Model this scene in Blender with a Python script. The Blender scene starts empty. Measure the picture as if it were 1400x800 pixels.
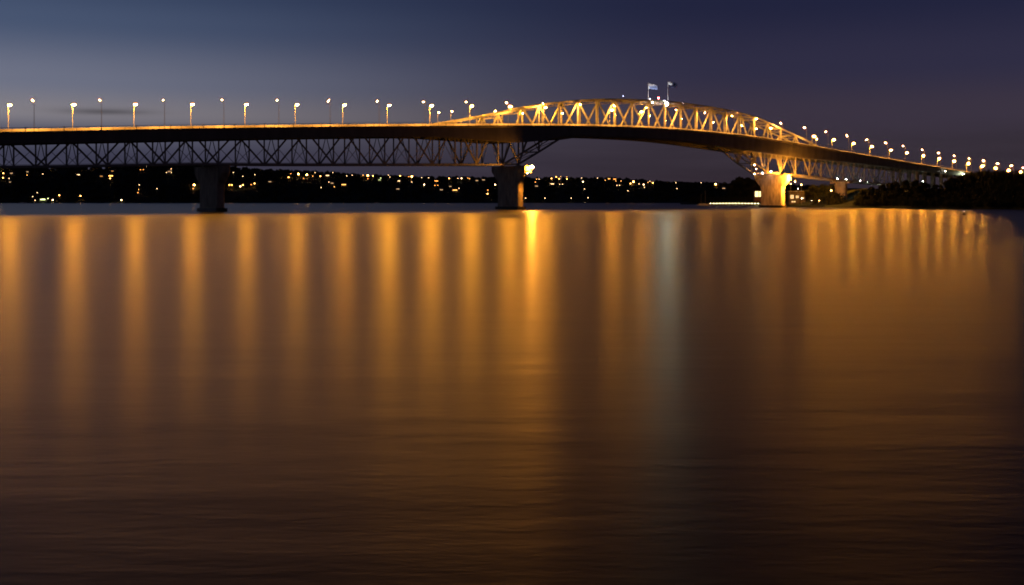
import bpy, bmesh, math, random
import numpy as np
from mathutils import Vector, Matrix

random.seed(7)
rng = np.random.default_rng(7)
SC = bpy.context.scene
COL = SC.collection

# ------------------------------------------------------------------ camera
F_PX, HZ, CAM_H = 1450.0, 274.2, 5.0            # focal length in photo pixels (1400 wide), horizon row, eye height above the water
cam = bpy.data.cameras.new('camera')
cam_o = bpy.data.objects.new('camera', cam); COL.objects.link(cam_o)
cam.sensor_width = 36.0
cam.lens = 36.0 * F_PX / 1400.0
cam.shift_y = -(400.0 - HZ) / 1400.0
cam.clip_start = 0.5; cam.clip_end = 60000
cam_o.location = (0, 0, CAM_H); cam_o.rotation_euler = (math.pi / 2, 0, 0)
SC.camera = cam_o

# ------------------------------------------------------------------ dusk sky
world = bpy.data.worlds.new('World'); SC.world = world; world.use_nodes = True
def build_sky():
    nt = world.node_tree; N, L = nt.nodes, nt.links
    bg = N['Background']; bg.inputs['Strength'].default_value = 1.0
    tc = N.new('ShaderNodeTexCoord')
    sep = N.new('ShaderNodeSeparateXYZ'); L.new(tc.outputs['Generated'], sep.inputs[0])
    def math_(op, a, b=None, clamp=False):
        m = N.new('ShaderNodeMath'); m.operation = op; m.use_clamp = clamp
        for i, v in enumerate((a, b)):
            if v is None: continue
            if isinstance(v, (int, float)): m.inputs[i].default_value = v
            else: L.new(v, m.inputs[i])
        return m.outputs[0]
    elev = math_('ARCSINE', sep.outputs['Z'])                      # radians
    az = math_('ARCTAN2', sep.outputs['X'], sep.outputs['Y'])
    e01 = math_('DIVIDE', math_('MAXIMUM', elev, 0.0), math.radians(40), True)
    def ramp(stops, fac):
        r = N.new('ShaderNodeValToRGB'); cr = r.color_ramp; cr.interpolation = 'EASE'
        while len(cr.elements) > 1: cr.elements.remove(cr.elements[-1])
        for i, (deg, c) in enumerate(stops):
            e = cr.elements[0] if i == 0 else cr.elements.new(min(1, deg / 40))
            e.position = min(1, deg / 40); e.color = (*c, 1)
        L.new(fac, r.inputs[0]); return r.outputs[0]
    west = ramp(SKY_WEST, e01); east = ramp(SKY_EAST, e01)
    mr = N.new('ShaderNodeMapRange'); mr.interpolation_type = 'SMOOTHERSTEP'
    # angle away from the sunset point, so the sky behind the viewer is the dark side too
    L.new(math_('COSINE', math_('ADD', az, math.radians(75))), mr.inputs['Value'])
    mr.inputs['From Min'].default_value = .82; mr.inputs['From Max'].default_value = 0.0
    mix = N.new('ShaderNodeMix'); mix.data_type = 'RGBA'
    L.new(mr.outputs[0], mix.inputs['Factor']); L.new(west, mix.inputs['A']); L.new(east, mix.inputs['B'])
    # thin stratus: noise stretched along the horizon, only low down
    comb = N.new('ShaderNodeCombineXYZ')
    L.new(math_('MULTIPLY', az, 5.0), comb.inputs[0]); L.new(math_('MULTIPLY', elev, 62.0), comb.inputs[1])
    nz = N.new('ShaderNodeTexNoise'); nz.inputs['Scale'].default_value = 1.0; nz.inputs['Detail'].default_value = 5; nz.inputs['Roughness'].default_value = 0.5
    L.new(comb.outputs[0], nz.inputs['Vector'])
    low = N.new('ShaderNodeMapRange'); L.new(elev, low.inputs['Value'])
    low.inputs['From Min'].default_value = math.radians(2); low.inputs['From Max'].default_value = math.radians(4.4)
    low.inputs['To Min'].default_value = 0.75; low.inputs['To Max'].default_value = 0.03
    cl = math_('MULTIPLY', math_('SUBTRACT', nz.outputs['Fac'], 0.5), low.outputs[0])
    # one small dark streak of cloud in the west
    dx = math_('DIVIDE', math_('SUBTRACT', az, math.radians(-21.0)), math.radians(2.1))
    dy = math_('DIVIDE', math_('SUBTRACT', elev, math.radians(4.46)), math.radians(0.16))
    wob = math_('MULTIPLY', math_('SUBTRACT', nz.outputs['Fac'], 0.5), 2.2)
    dy = math_('ADD', dy, wob)
    rr = math_('ADD', math_('MULTIPLY', dx, dx), math_('MULTIPLY', dy, dy))
    streak = math_('MULTIPLY', math_('POWER', 2.718, math_('MULTIPLY', rr, -1.0)), -0.5)
    gain = math_('ADD', math_('ADD', cl, 1.0), streak)
    vm = N.new('ShaderNodeVectorMath'); vm.operation = 'SCALE'
    L.new(mix.outputs['Result'], vm.inputs[0]); L.new(gain, vm.inputs['Scale'])
    # residual twilight from the set sun
    sky = N.new('ShaderNodeTexSky'); sky.sky_type = 'NISHITA'; sky.sun_disc = False
    sky.sun_elevation = math.radians(-4); sky.sun_rotation = math.radians(-75); sky.ozone_density = 6
    sm = N.new('ShaderNodeVectorMath'); sm.operation = 'SCALE'; sm.inputs['Scale'].default_value = 0.08
    L.new(sky.outputs[0], sm.inputs[0])
    ad = N.new('ShaderNodeVectorMath'); ad.operation = 'ADD'
    L.new(vm.outputs[0], ad.inputs[0]); L.new(sm.outputs[0], ad.inputs[1])
    L.new(ad.outputs[0], bg.inputs['Color'])
SKY_WEST = [(0, (.044, .040, .064)), (2.2, (.048, .049, .084)), (3.3, (.090, .094, .136)), (4.4, (.230, .216, .240)), (6.0, (.160, .175, .240)),
            (9.0, (.066, .094, .165)), (11, (.041, .064, .125)), (13, (.020, .034, .080)), (17, (.004, .007, .019)), (40, (.002, .003, .008))]
SKY_EAST = [(0, (.032, .022, .031)), (2.5, (.037, .028, .040)), (4.5, (.043, .033, .053)), (7.0, (.028, .026, .056)),
            (10.5, (.0150, .0170, .045)), (14, (.004, .006, .016)), (40, (.0015, .002, .006))]
build_sky()

# ------------------------------------------------------------------ exposure and render options
SC.view_settings.view_transform = 'Standard'; SC.view_settings.look = 'None'
SC.view_settings.exposure = 0.0; SC.view_settings.gamma = 1.0; SC.view_settings.use_curve_mapping = False
SC.render.engine = 'CYCLES'
cy = SC.cycles
cy.use_denoising = True; cy.denoising_input_passes = 'RGB_ALBEDO'; cy.use_adaptive_sampling = False; cy.max_bounces = 4; cy.diffuse_bounces = 2; cy.glossy_bounces = 2; cy.transmission_bounces = 2
cy.sample_clamp_indirect = 4.0; cy.caustics_reflective = False; cy.caustics_refractive = False
cy.use_light_tree = True; cy.filter_width = 1.8

SODIUM = (1.0, .365, .022); WARM = (1.0, .62, .25); WHITE = (1.0, .93, .74); GREENISH = (.92, 1.0, .62); AMBER = (1.0, .52, .14)

# ------------------------------------------------------------------ materials
MATS = {}
def mat(name, color, rough=0.6, var=0.0, scale=1.0, spec=0.3, metallic=0.0, bump=0.0, streak=None, color2=None, bscale=None):
    if name in MATS: return MATS[name]
    m = bpy.data.materials.new(name); m.use_nodes = True
    nt = m.node_tree; N, L = nt.nodes, nt.links; p = N['Principled BSDF']
    p.inputs['Roughness'].default_value = rough; p.inputs['Metallic'].default_value = metallic
    p.inputs['Specular IOR Level'].default_value = spec
    tc = N.new('ShaderNodeTexCoord'); mp = N.new('ShaderNodeMapping'); L.new(tc.outputs['Object'], mp.inputs[0])
    if streak: mp.inputs['Scale'].default_value = streak
    nz = N.new('ShaderNodeTexNoise'); nz.inputs['Scale'].default_value = scale; nz.inputs['Detail'].default_value = 6
    L.new(mp.outputs[0], nz.inputs['Vector'])
    r = N.new('ShaderNodeValToRGB'); r.color_ramp.elements[0].position = .3; r.color_ramp.elements[1].position = .7
    c2 = color2 or tuple(min(1, c * (1 + var)) for c in color)
    r.color_ramp.elements[0].color = (*(c * (1 - var) for c in color), 1); r.color_ramp.elements[1].color = (*c2, 1)
    L.new(nz.outputs['Fac'], r.inputs[0]); L.new(r.outputs[0], p.inputs['Base Color'])
    if bump:
        b = N.new('ShaderNodeBump'); b.inputs['Strength'].default_value = bump; b.inputs['Distance'].default_value = .1
        n2 = N.new('ShaderNodeTexNoise'); n2.inputs['Scale'].default_value = bscale or scale * 4; n2.inputs['Detail'].default_value = 2
        L.new(tc.outputs['Object'], n2.inputs['Vector']); L.new(n2.outputs['Fac'], b.inputs['Height']); L.new(b.outputs[0], p.inputs['Normal'])
    MATS[name] = m; return m
def glow(name, color, strength, sampled=True):
    if name in MATS: return MATS[name]
    m = bpy.data.materials.new(name); m.use_nodes = True
    nt = m.node_tree; p = nt.nodes['Principled BSDF']
    p.inputs['Base Color'].default_value = (.8, .8, .8, 1)
    p.inputs['Emission Color'].default_value = (*color, 1); p.inputs['Emission Strength'].default_value = strength
    m.cycles.emission_sampling = 'FRONT' if sampled else 'NONE'
    MATS[name] = m; return m
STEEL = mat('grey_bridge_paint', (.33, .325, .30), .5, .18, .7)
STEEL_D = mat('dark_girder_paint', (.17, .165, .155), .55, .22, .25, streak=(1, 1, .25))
CONC = mat('pier_concrete', (.38, .33, .26), .85, .42, .5, bump=.3, streak=(1, 1, .3))
CONC_W = mat('wet_concrete', (.05, .047, .042), .5, .25, .6)
BARRIER = mat('pale_barrier_paint', (.62, .60, .55), .6, .10, .3)
ASPH = mat('asphalt', (.05, .05, .05), .85, .2, 2)
RAILM = mat('galvanised_rail', (.20, .20, .20), .45, .1, 2, metallic=.4)
POLEM = mat('galvanised_pole', (.38, .38, .37), .45, .1, 2)
HOODM = mat('lamp_housing', (.16, .16, .16), .5, .1, 2)
WALLM = [mat('weatherboard_' + n, c, .8, .15, .6) for n, c in (('cream', (.42, .39, .31)), ('white', (.55, .54, .50)), ('brick', (.26, .13, .09)))]
ROOFM = [mat('roof_' + n, c, .8, .2, 1.0) for n, c in (('grey', (.10, .10, .11)), ('red', (.16, .06, .045)))]
BARK = mat('bark', (.07, .05, .035), .9, .3, 3)
LEAF = mat('dark_foliage', (.020, .026, .014), .85, .4, .35, color2=(.042, .048, .024))
LEAF_F = mat('far_foliage', (.026, .030, .016), .85, .4, .05)
GRASS = mat('shore_grass', (.028, .038, .018), .9, .35, .12)
WOODM = mat('jetty_timber', (.20, .155, .10), .8, .25, 2)
HULL = mat('white_hull', (.62, .62, .60), .3, .05, 1)

# ------------------------------------------------------------------ mesh helpers
class MB:
    def __init__(s): s.v, s.f, s.mi = [], [], []
    def add(s, vs, fs, mi=0):
        o = len(s.v); s.v += [tuple(v) for v in vs]; s.f += [tuple(o + i for i in f) for f in fs]; s.mi += [mi] * len(fs)
    def box(s, c, size, mi=0, M=None):
        x, y, z = (a / 2 for a in size); c = Vector(c)
        vs = [Vector((i * x, j * y, k * z)) for k in (-1, 1) for j in (-1, 1) for i in (-1, 1)]
        if M: vs = [M @ v for v in vs]
        s.add([v + c for v in vs], [(0, 2, 3, 1), (4, 5, 7, 6), (0, 1, 5, 4), (2, 6, 7, 3), (0, 4, 6, 2), (1, 3, 7, 5)], mi)
    def beam(s, p, q, w, h, mi=0):
        p, q = Vector(p), Vector(q); d = (q - p); L = d.length
        if L < 1e-6: return
        x = d / L; up = Vector((0, 0, 1)) if abs(x.z) < .96 else Vector((1, 0, 0))
        y = up.cross(x).normalized(); z = x.cross(y)
        M = Matrix((x, y, z)).transposed()
        s.box((p + q) / 2, (L, w, h), mi, M)
    def tube(s, pts, radii, n=8, mi=0, caps=True):
        pts = [Vector(p) for p in pts]; rings = []
        vs, fs = [], []
        for i, p in enumerate(pts):
            a = pts[max(0, i - 1)]; b = pts[min(len(pts) - 1, i + 1)]
            x = (b - a).normalized(); up = Vector((0, 0, 1)) if abs(x.z) < .9 else Vector((1, 0, 0))
            u = up.cross(x).normalized(); w = x.cross(u)
            r = radii[i] if isinstance(radii, (list, tuple)) else radii
            for k in range(n):
                t = 2 * math.pi * k / n; vs.append(p + u * (r * math.cos(t)) + w * (r * math.sin(t)))
        for i in range(len(pts) - 1):
            for k in range(n):
                fs.append((i * n + k, i * n + (k + 1) % n, (i + 1) * n + (k + 1) % n, (i + 1) * n + k))
        if caps:
            fs.append(tuple(range(n))[::-1]); fs.append(tuple((len(pts) - 1) * n + k for k in range(n)))
        s.add(vs, fs, mi)
    def lathe(s, prof, c=(0, 0, 0), n=12, sx=1, sy=1, mi=0, M=None, top=True):
        c = Vector(c); vs, fs = [], []
        for r, z in prof:
            for k in range(n):
                t = 2 * math.pi * k / n; v = Vector((r * sx * math.cos(t), r * sy * math.sin(t), z))
                vs.append((M @ v if M else v) + c)
        for i in range(len(prof) - 1):
            for k in range(n): fs.append((i * n + k, i * n + (k + 1) % n, (i + 1) * n + (k + 1) % n, (i + 1) * n + k))
        fs.append(tuple(range(n))[::-1])
        if top: fs.append(tuple((len(prof) - 1) * n + k for k in range(n)))
        s.add(vs, fs, mi)
    def sweep(s, ss, prof, mi=0):
        vs, fs = [], []; m = None
        for a in ss:
            pr = prof(a); m = len(pr); vs += [(a, t, z) for t, z in pr]
        for i in range(len(ss) - 1):
            for k in range(m): fs.append((i * m + k, i * m + (k + 1) % m, (i + 1) * m + (k + 1) % m, (i + 1) * m + k))
        fs.append(tuple(range(m))[::-1]); fs.append(tuple((len(ss) - 1) * m + k for k in range(m)))
        s.add(vs, fs, mi)
    def build(s, name, mats, parent=None, smooth=False, fix=True):
        me = bpy.data.meshes.new(name); me.from_pydata(s.v, [], s.f)
        for m in (mats if isinstance(mats, (list, tuple)) else [mats]): me.materials.append(m)
        if any(s.mi): me.polygons.foreach_set('material_index', s.mi)
        if fix:
            bm = bmesh.new(); bm.from_mesh(me); bmesh.ops.recalc_face_normals(bm, faces=bm.faces); bm.to_mesh(me); bm.free()
        if smooth: me.polygons.foreach_set('use_smooth', [True] * len(me.polygons))
        o = bpy.data.objects.new(name, me); COL.objects.link(o)
        if parent: o.parent = parent
        return o
def tag(o, label=None, cat=None, group=None, kind=None):
    for k, v in (('label', label), ('category', cat), ('group', group), ('kind', kind)):
        if v: o[k] = v
    return o
def empty(name, loc=(0, 0, 0), rz=0, parent=None):
    o = bpy.data.objects.new(name, None); COL.objects.link(o); o.location = loc; o.rotation_euler = (0, 0, rz); o.empty_display_size = .5
    if parent: o.parent = parent
    return o
def copy_tree(o, parent=None):
    c = o.copy(); COL.objects.link(c)
    if parent: c.parent = parent
    for ch in [k for k in o.children]: copy_tree(ch, c)
    return c
ORD = ('first second third fourth fifth sixth seventh eighth ninth tenth eleventh twelfth thirteenth fourteenth fifteenth sixteenth seventeenth '
       'eighteenth nineteenth twentieth').split()
ORD += ['twenty-' + w for w in ORD[:9]] + ['thirtieth'] + ['thirty-' + w for w in ORD[:9]] + ['fortieth']

# ------------------------------------------------------------------ bridge axis: s runs along the deck, t across it away from the viewer
TH, X0, Y0 = .704, -191.19, 416.28
DX, DY = math.cos(TH), math.sin(TH)
def W(s, t, z=0.0): return Vector((X0 + s * DX - t * DY, Y0 + s * DY + t * DX, z))
def s_of(x, t):
    k = (x - 700) / F_PX
    return (k * (Y0 + t * DX) - X0 + t * DY) / (DX - k * DY)
def z_of(y, s, t): return CAM_H + (HZ - y) * W(s, t).y / F_PX
def curve(kn):
    xs = np.array([k[0] for k in kn], float); ys = np.array([k[1] for k in kn], float)
    d = np.diff(ys) / np.diff(xs); m = np.concatenate([[d[0]], (d[1:] + d[:-1]) / 2, [d[-1]]])
    for i in range(len(d)):
        if d[i] == 0: m[i] = m[i + 1] = 0
    def f(x):
        i = int(min(max(np.searchsorted(xs, x) - 1, 0), len(xs) - 2)); h = xs[i + 1] - xs[i]; u = (x - xs[i]) / h
        return float((2*u**3 - 3*u**2 + 1) * ys[i] + (u**3 - 2*u**2 + u) * h * m[i] + (3*u**2 - 2*u**3) * ys[i+1] + (u**3 - u**2) * h * m[i+1])
    return f
deck = curve([(-90, 26.7), (-60, 28.6), (0, 32.1), (64, 36.1), (137, 40.2), (201, 43.5), (251, 46.0), (300, 48.1), (345, 49.4), (385, 49.85),
              (426, 49.4), (473, 48.0), (507, 46.1), (545, 43.6), (580, 41.2), (642, 37.2), (710, 32.9), (773, 28.9), (850, 24.2), (960, 18.5)])
depth = curve([(-90, 4.5), (0, 4.6), (64, 5.0), (157, 5.2), (201, 5.7), (225, 7.2), (258, 9.3), (274, 8.4), (290, 6.3), (320, 6.1), (345, 6.4), (376, 6.9), (411, 8.0),
               (441, 9.2), (475, 10.0), (510, 10.0), (540, 9.0), (580, 7.6), (642, 6.2), (710, 4.9), (790, 4.0)])
z_bot = curve([(-90, 15.2), (-60, 16.3), (-7, 18.2), (20, 19.1), (67, 20.9), (83.6, 21.3), (120, 21.9), (161, 22.8), (206, 23.8), (245, 24.6), (260.6, 25.2), (268, 27.5), (276, 32.6),
               (284, 37.4), (293, 40.6), (310, 42.6), (345, 43.8), (385, 44.0), (420, 43.2), (449, 40.6), (465, 36.0), (477, 29.0), (486, 25.2), (504.6, 24.1),
               (524, 23.3), (561, 21.4), (610, 19.3), (664, 17.4), (720, 15.6)])
arch = curve([(190, 41.0), (206, 44.6), (225, 48.3), (245, 52.0), (277, 58.7), (292, 61.4), (307, 63.4), (330, 65.5), (363, 67.0), (384, 67.5), (404, 67.2),
              (434, 66.0), (457, 64.3), (478, 61.6), (507, 55.0), (524, 51.0), (545, 45.6), (562, 40.2)])
def z_top(s): return max(deck(s) - 1.7, arch(s)) if 190 < s < 562 else deck(s) - 1.7
TA, TB = 6.0, 20.0                                # the two truss planes
NODES = [83.6 - 12.3 * k for k in range(13, 0, -1)] + [83.6 + 14.75 * k for k in range(12)] + [260.6 + 15.25 * k for k in range(16)] + \
        [504.6, 522.0, 539.5, 554.0, 568.5, 583.0, 597.5, 612.0, 626.5, 641.0, 655.5, 670.0, 684.5]
I_PIER = 13                                       # index of the node over the first pier: a bottom node
def is_bottom(i): return (i - I_PIER) % 2 == 0

bridge = empty('steel_truss_bridge', (X0, Y0, 0), TH)
tag(bridge, 'long grey steel bridge with lamplit truss arch crossing the dark harbour on concrete piers', 'bridge')

SS = [s for s in np.arange(-90, 781, 6.0)]
def girder(t0, t1, flip):
    g = MB()
    def prof(s):
        z = deck(s); d = depth(s)
        a, b = (t0, t1)
        return [(a, z), (b, z), (b, z - .55), (b - .55, z - 1.1), (b - .95, z - d), (a + .95, z - d), (a + .55, z - 1.1), (a, z - .55)]
    g.sweep(SS, prof)
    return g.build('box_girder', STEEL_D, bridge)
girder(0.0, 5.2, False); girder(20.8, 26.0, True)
g = MB(); g.sweep(list(np.arange(-90, 941, 8.0)), lambda s: [(5.21, deck(s) - .02), (20.79, deck(s) - .02), (20.79, deck(s) - .6), (5.21, deck(s) - .6)])
g.build('roadway', ASPH, bridge)
for t in (.12, 25.88):                            # railings
    g = MB()
    g.sweep(SS, lambda s: [(t - .07, deck(s) + 1.62), (t + .07, deck(s) + 1.62), (t + .07, deck(s) + 1.44), (t - .07, deck(s) + 1.44)])
    for k, s in enumerate(np.arange(-88, 778, 4.9)):
        w = .30 if k % 3 == 0 else .13
        g.box((s, t, deck(s) + .78 + (.15 if k % 3 == 0 else 0)), (w, .12, 1.54 + (.3 if k % 3 == 0 else 0)))
    g.build('railing', RAILM, bridge)
for t in (5.28, 20.48):                           # pale barriers by the truss, added to stand in for traffic's light trail
    g = MB(); g.sweep(list(np.arange(-90, 786, 6.0)), lambda s: [(t - .02, deck(s) + .02), (t + .26, deck(s) + .02), (t + .26, deck(s) + 1.3), (t - .02, deck(s) + 1.3)])
    g.build('light_trail_barrier', BARRIER, bridge)
for t in (TA, TB):
    tr = MB(); top = MB(); low = MB()
    for i in range(len(NODES) - 1):
        a, b = NODES[i], NODES[i + 1]
        low.beam((a, t, z_bot(a)), (b, t, z_bot(b)), .75, 1.0)
        m = (a + b) / 2
        top.beam((a, t, z_top(a)), (m, t, z_top(m)), .8, .95); top.beam((m, t, z_top(m)), (b, t, z_top(b)), .8, .95)
        high = 205 < m < 545
    lo = low.build('bottom_chord', STEEL, bridge)
    tp = top.build('top_chord', STEEL, bridge)
    webs = (MB(), MB())                           # the spans left and right of the arch
    for i, s in enumerate(NODES):
        up = 205 < s < 546; web = webs[s > 383]
        if not up: web.beam((s, t, z_bot(s) + .45), (s, t, z_top(s) - .4), .5, .55)
        if i + 1 < len(NODES):
            n = NODES[i + 1]
            if not (up and 205 < n < 546):
                p, q = ((s, t, z_bot(s)), (n, t, z_top(n))) if is_bottom(i) else ((s, t, z_top(s)), (n, t, z_bot(n)))
                web.beam(p, q, .55, .7)
                # secondary half-height bracing of the deck truss
                if is_bottom(i): web.beam(((s + n) / 2, t, (p[2] + q[2]) / 2), (n, t, z_bot(n) + .3), .2, .2)
                else: web.beam(((s + n) / 2, t, (p[2] + q[2]) / 2), (s, t, z_bot(s) + .3), .2, .2)
    for web in webs: web.build('truss_lattice', STEEL, bridge)
    for i, s in enumerate(NODES):                 # the arch: every post and diagonal a part
        if not 205 < s < 546: continue
        g = MB(); g.beam((s, t, z_bot(s) + .5), (s, t, z_top(s) - .48), .6, .8)
        g.build('arch_post', STEEL, bridge)
        if i + 1 < len(NODES) and NODES[i + 1] < 546:
            n = NODES[i + 1]
            p, q = ((s, t, z_bot(s)), (n, t, z_top(n))) if is_bottom(i) else ((s, t, z_top(s)), (n, t, z_bot(n)))
            g = MB(); g.beam(p, q, .6, .95); g.build('arch_diagonal', STEEL, bridge)
# bracing across, between the two planes
g = MB()
for i, s in enumerate(NODES):
    zb = z_bot(s); g.beam((s, TA + .4, zb), (s, TB - .4, zb), .5, .7)
    zd = deck(s) - 1.5; g.beam((s, TA + .4, zd), (s, TB - .4, zd), .5, 1.3)
    if zd - zb > 9:
        g.beam((s, TA + .3, zb + .4), (s, (TA + TB) / 2, zd - 2.2), .28, .3); g.beam((s, TB - .3, zb + .4), (s, (TA + TB) / 2, zd - 2.2), .28, .3)
    if i + 1 < len(NODES):
        n = NODES[i + 1]
        g.beam((s, TA + .4, zb + .1), (n, TB - .4, z_bot(n) + .1), .3, .3); g.beam((s, TB - .4, zb - .25), (n, TA + .4, z_bot(n) - .25), .3, .3)
        # gantry walk and hangers below the floor
        g.beam((s, 12.2, zb + .9), (n, 12.2, z_bot(n) + .9), 1.1, .14)
g.build('lower_bracing', STEEL, bridge)
g = MB()
for i, s in enumerate(NODES):
    zt = z_top(s)
    if zt < deck(s) + 6.0: continue
    g.beam((s, TA + .4, zt), (s, TB - .4, zt), .5, .9); g.beam((s, TA + .4, zt - 1.9), (s, TB - .4, zt - 1.9), .35, .4)
    for k in range(4):
        a, b = TA + .4 + k * 3.3, TA + .4 + (k + 1) * 3.3
        g.beam((s, a, zt - (.4 if k % 2 else 1.8)), (s, b, zt - (1.8 if k % 2 else .4)), .2, .2)
    if i + 1 < len(NODES) and z_top(NODES[i + 1]) > deck(NODES[i + 1]) + 6:
        n = NODES[i + 1]; zn = z_top(n)
        g.beam((s, TA + .4, zt + .1), (n, TB - .4, zn + .1), .4, .4); g.beam((s, TB - .4, zt - .32), (n, TA + .4, zn - .32), .4, .4)
g.build('upper_bracing', STEEL, bridge)
def pier(s, top, base=-4.0, small=False):
    p = empty('pier', (s, 13.0, 0), 0, bridge)
    L = 18.5; th = 3.8; LC = 29.0
    def sect(l, t_, z, ch=.5):
        a, b = l / 2, t_ / 2
        return [(-b + ch, -a, z), (b - ch, -a, z), (b, -a + ch, z), (b, a - ch, z), (b - ch, a, z), (-b + ch, a, z), (-b, a - ch, z), (-b, -a + ch, z)]
    def loft(secs, name, m):
        g = MB(); vs, fs = [], []
        for q in secs: vs += q
        for i in range(len(secs) - 1):
            for k in range(8): fs.append((i*8+k, i*8+(k+1) % 8, (i+1)*8+(k+1) % 8, (i+1)*8+k))
        fs.append(tuple(range(8))[::-1]); fs.append(tuple((len(secs)-1)*8+k for k in range(8)))
        g.add(vs, fs); return g.build(name, m, p)
    loft([sect(LC, th + .5, top), sect(LC, th + .5, top - 3.0), sect(L + 1.0, th, top - 8.2), sect(L, th, top - 9.5)][::-1], 'pier_cap', CONC)
    loft([sect(L, th, 1.6), sect(L, th, top - 9.5)], 'pier_shaft', CONC)
    g = MB(); g.box((0, 0, -1.2), (th + 1.6, L + 1.8, 5.6)); g.build('pier_footing', CONC_W, p)
    for t in (TA - 13, TB - 13):
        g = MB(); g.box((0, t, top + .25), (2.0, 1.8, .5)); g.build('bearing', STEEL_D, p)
    return p
pier(83.6, z_bot(83.6) - .95); pier(260.6, z_bot(260.6) - .95); pier(504.6, z_bot(504.6) - .95)
pier(-82, z_bot(-82) - .95)
def land_pier(s):
    p = empty('pier', (s, 13.0, 0), 0, bridge); top = z_bot(s) - .7
    g = MB(); g.box((0, 0, (top - 1.4) / 2 - 1), (2.6, 9, top - 1.4 + 2)); g.build('pier_shaft', CONC, p)
    g = MB(); g.box((0, 0, top - .7), (3.2, 17, 1.4)); g.build('pier_cap', CONC, p)
land_pier(591.0)
for s in (684.5, 697.0, 709.0, 722.0, 736.0, 752.0):   # slender approach columns
    p = empty('approach_bent', (s, 13.0, 0), 0, bridge); zt = deck(s) - .7
    for t in (-10.5, -4.5, 4.5, 10.5):
        g = MB(); top = zt - (4.2 if abs(t) > 6 else .9); g.box((0, t, top / 2), (1.3, 1.3, top)); g.build('column', CONC, p)
    g = MB(); g.box((0, 0, zt - .42), (1.6, 13.0, .84)); g.build('crossbeam', CONC, p)

# ------------------------------------------------------------------ street lamps on the deck
def make_lamp(name, h, arm, matl, rx=.45, ry=.6, dz=.30, pm=None, light_shield=0, rim=None):
    pm = pm or POLEM
    r = empty(name)
    g = MB(); g.tube([(0, 0, 0), (0, 0, .5), (0, 0, h - .35)], [.15, .12, .075], 8); g.box((0, 0, .06), (.5, .5, .12)); g.build('pole', pm, r)
    g = MB(); g.tube([(0, 0, h - .36), (0, arm * .25, h - .05), (0, arm * .7, h + .18)], [.075, .07, .06], 6); g.build('arm', pm, r)
    hd = empty('lamp_head', (0, arm, h + .2), 0, r); hd.rotation_euler = (math.radians(9), 0, 0)
    g = MB(); g.lathe([(.25, .30), (.8, .22), (1.0, .04), (1.0, -.03)][::-1], n=10, sx=rx * 1.12, sy=ry * 1.12); g.build('hood', HOODM, hd, True)
    if light_shield:                                     # half skirt added to keep the lens's light off the water
        g = MB(); vs, fs = [], []
        for k in range(9):
            a = math.pi + math.pi * k / 8; c_, s_ = math.cos(a), math.sin(a)
            for q, z in ((1.12, -.02), (1.12, -light_shield), (1.04, -light_shield), (1.04, -.02)): vs.append((rx * q * c_, ry * q * s_, z))
        for k in range(8):
            for q in range(4): fs.append((k*4+q, k*4+(q+1) % 4, k*4+4+(q+1) % 4, k*4+4+q))
        g.add(vs, fs); g.build('light_shield', HOODM, hd)
    g = MB(); g.lathe([(.30, -dz), (.78, -dz * .72), (1.0, -.035)] if not rim else [(.22, -dz), (.62, -dz * .86), (.90, -dz * .52)], n=8, sx=rx, sy=ry, top=False); g.build('lens', matl, hd, True)
    if rim:                                       # glowing band added round the core to give an orange fringe
        g = MB(); g.lathe([(.91, -dz * .515), (1.0, -dz * .2), (1.0, -.035)], n=10, sx=rx, sy=ry); g.build('glow_band', rim, hd, True)
    return r
NEAR = [45, 137, 223, 304, 379, 449, 516, 579, 637.7, 692.5, 743, 793, 840, 883.5, 924, 964, 1001, 1034.5, 1067.5, 1100, 1129.6, 1158, 1185, 1211, 1235, 1261,
        1283.5, 1305, 1325.5, 1345, 1364.5, 1383, 1399]
FAR = [13, 101, 185, 263, 337, 406, 471, 532, 590, 645, 697.5, 746, 836.5, 877, 1053.5, 1113, 1140, 1167, 1192, 1218, 1240, 1262.6, 1284,
       1304.5, 1324, 1343, 1361, 1379, 1395]
LENS_MAIN = glow('sodium_lens', SODIUM, 1850)
LENS_SIDE = glow('sodium_lens_shielded', (1.0, .385, .048), 13000)
proto_n = make_lamp('street_lamp', 12.3, 1.7, LENS_SIDE, .22, .46, .13, mat('silhouette_pole', (.10, .10, .10), .5, .1, 2), .077)  # near poles coloured dark to look unlit against the sky
for k, x in enumerate(NEAR):
    o = proto_n if k == 0 else copy_tree(proto_n)
    s = s_of(x, 2.0); o.location = W(s, .42, deck(s) + .0); o.rotation_euler = (0, 0, TH)
    tag(o, f'small dim street lamp on the near railing, head turned away, {ORD[k]} from left', 'street lamp', 'street lamps along the near railing')
RIM = glow('amber_glow_band', (1, .38, .05), 2.4, False)
proto_f = make_lamp('street_lamp', 12.3, 1.7, LENS_MAIN, .85, .92, .85, rim=RIM)
proto_a = make_lamp('street_lamp', 12.3, 1.7, glow('sodium_lens_approach', (1.0, .365, .02), 3100), .85, .92, .85, rim=RIM)
for k, x in enumerate(FAR):
    o = proto_f if k == 0 else proto_a if x == 532 else copy_tree(proto_a if 532 < x < 747 or x >= 1113 else proto_f)
    s = s_of(x, 23.9); o.location = W(s, 25.6, deck(s)); o.rotation_euler = (0, 0, TH + math.pi)
    tag(o, f'bright orange sodium street lamp on the far side of the deck, {ORD[k]} from left', 'street lamp', 'street lamps along the far railing')
MEDIAN = [(600, 154), (618, 152.5), (677, 152), (714.5, 155), (735.5, 152), (769, 155), (840.5, 157), (888, 158.5), (910, 165), (932, 162.5), (952.5, 168), (975, 167.5),
          (993, 173.5), (1014, 172), (1034, 176), (1117, 190)]
proto_m = make_lamp('median_lamp', 7.6, 1.0, glow('median_lens', (1, .40, .075), 380), .34, .42, .30)
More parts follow.
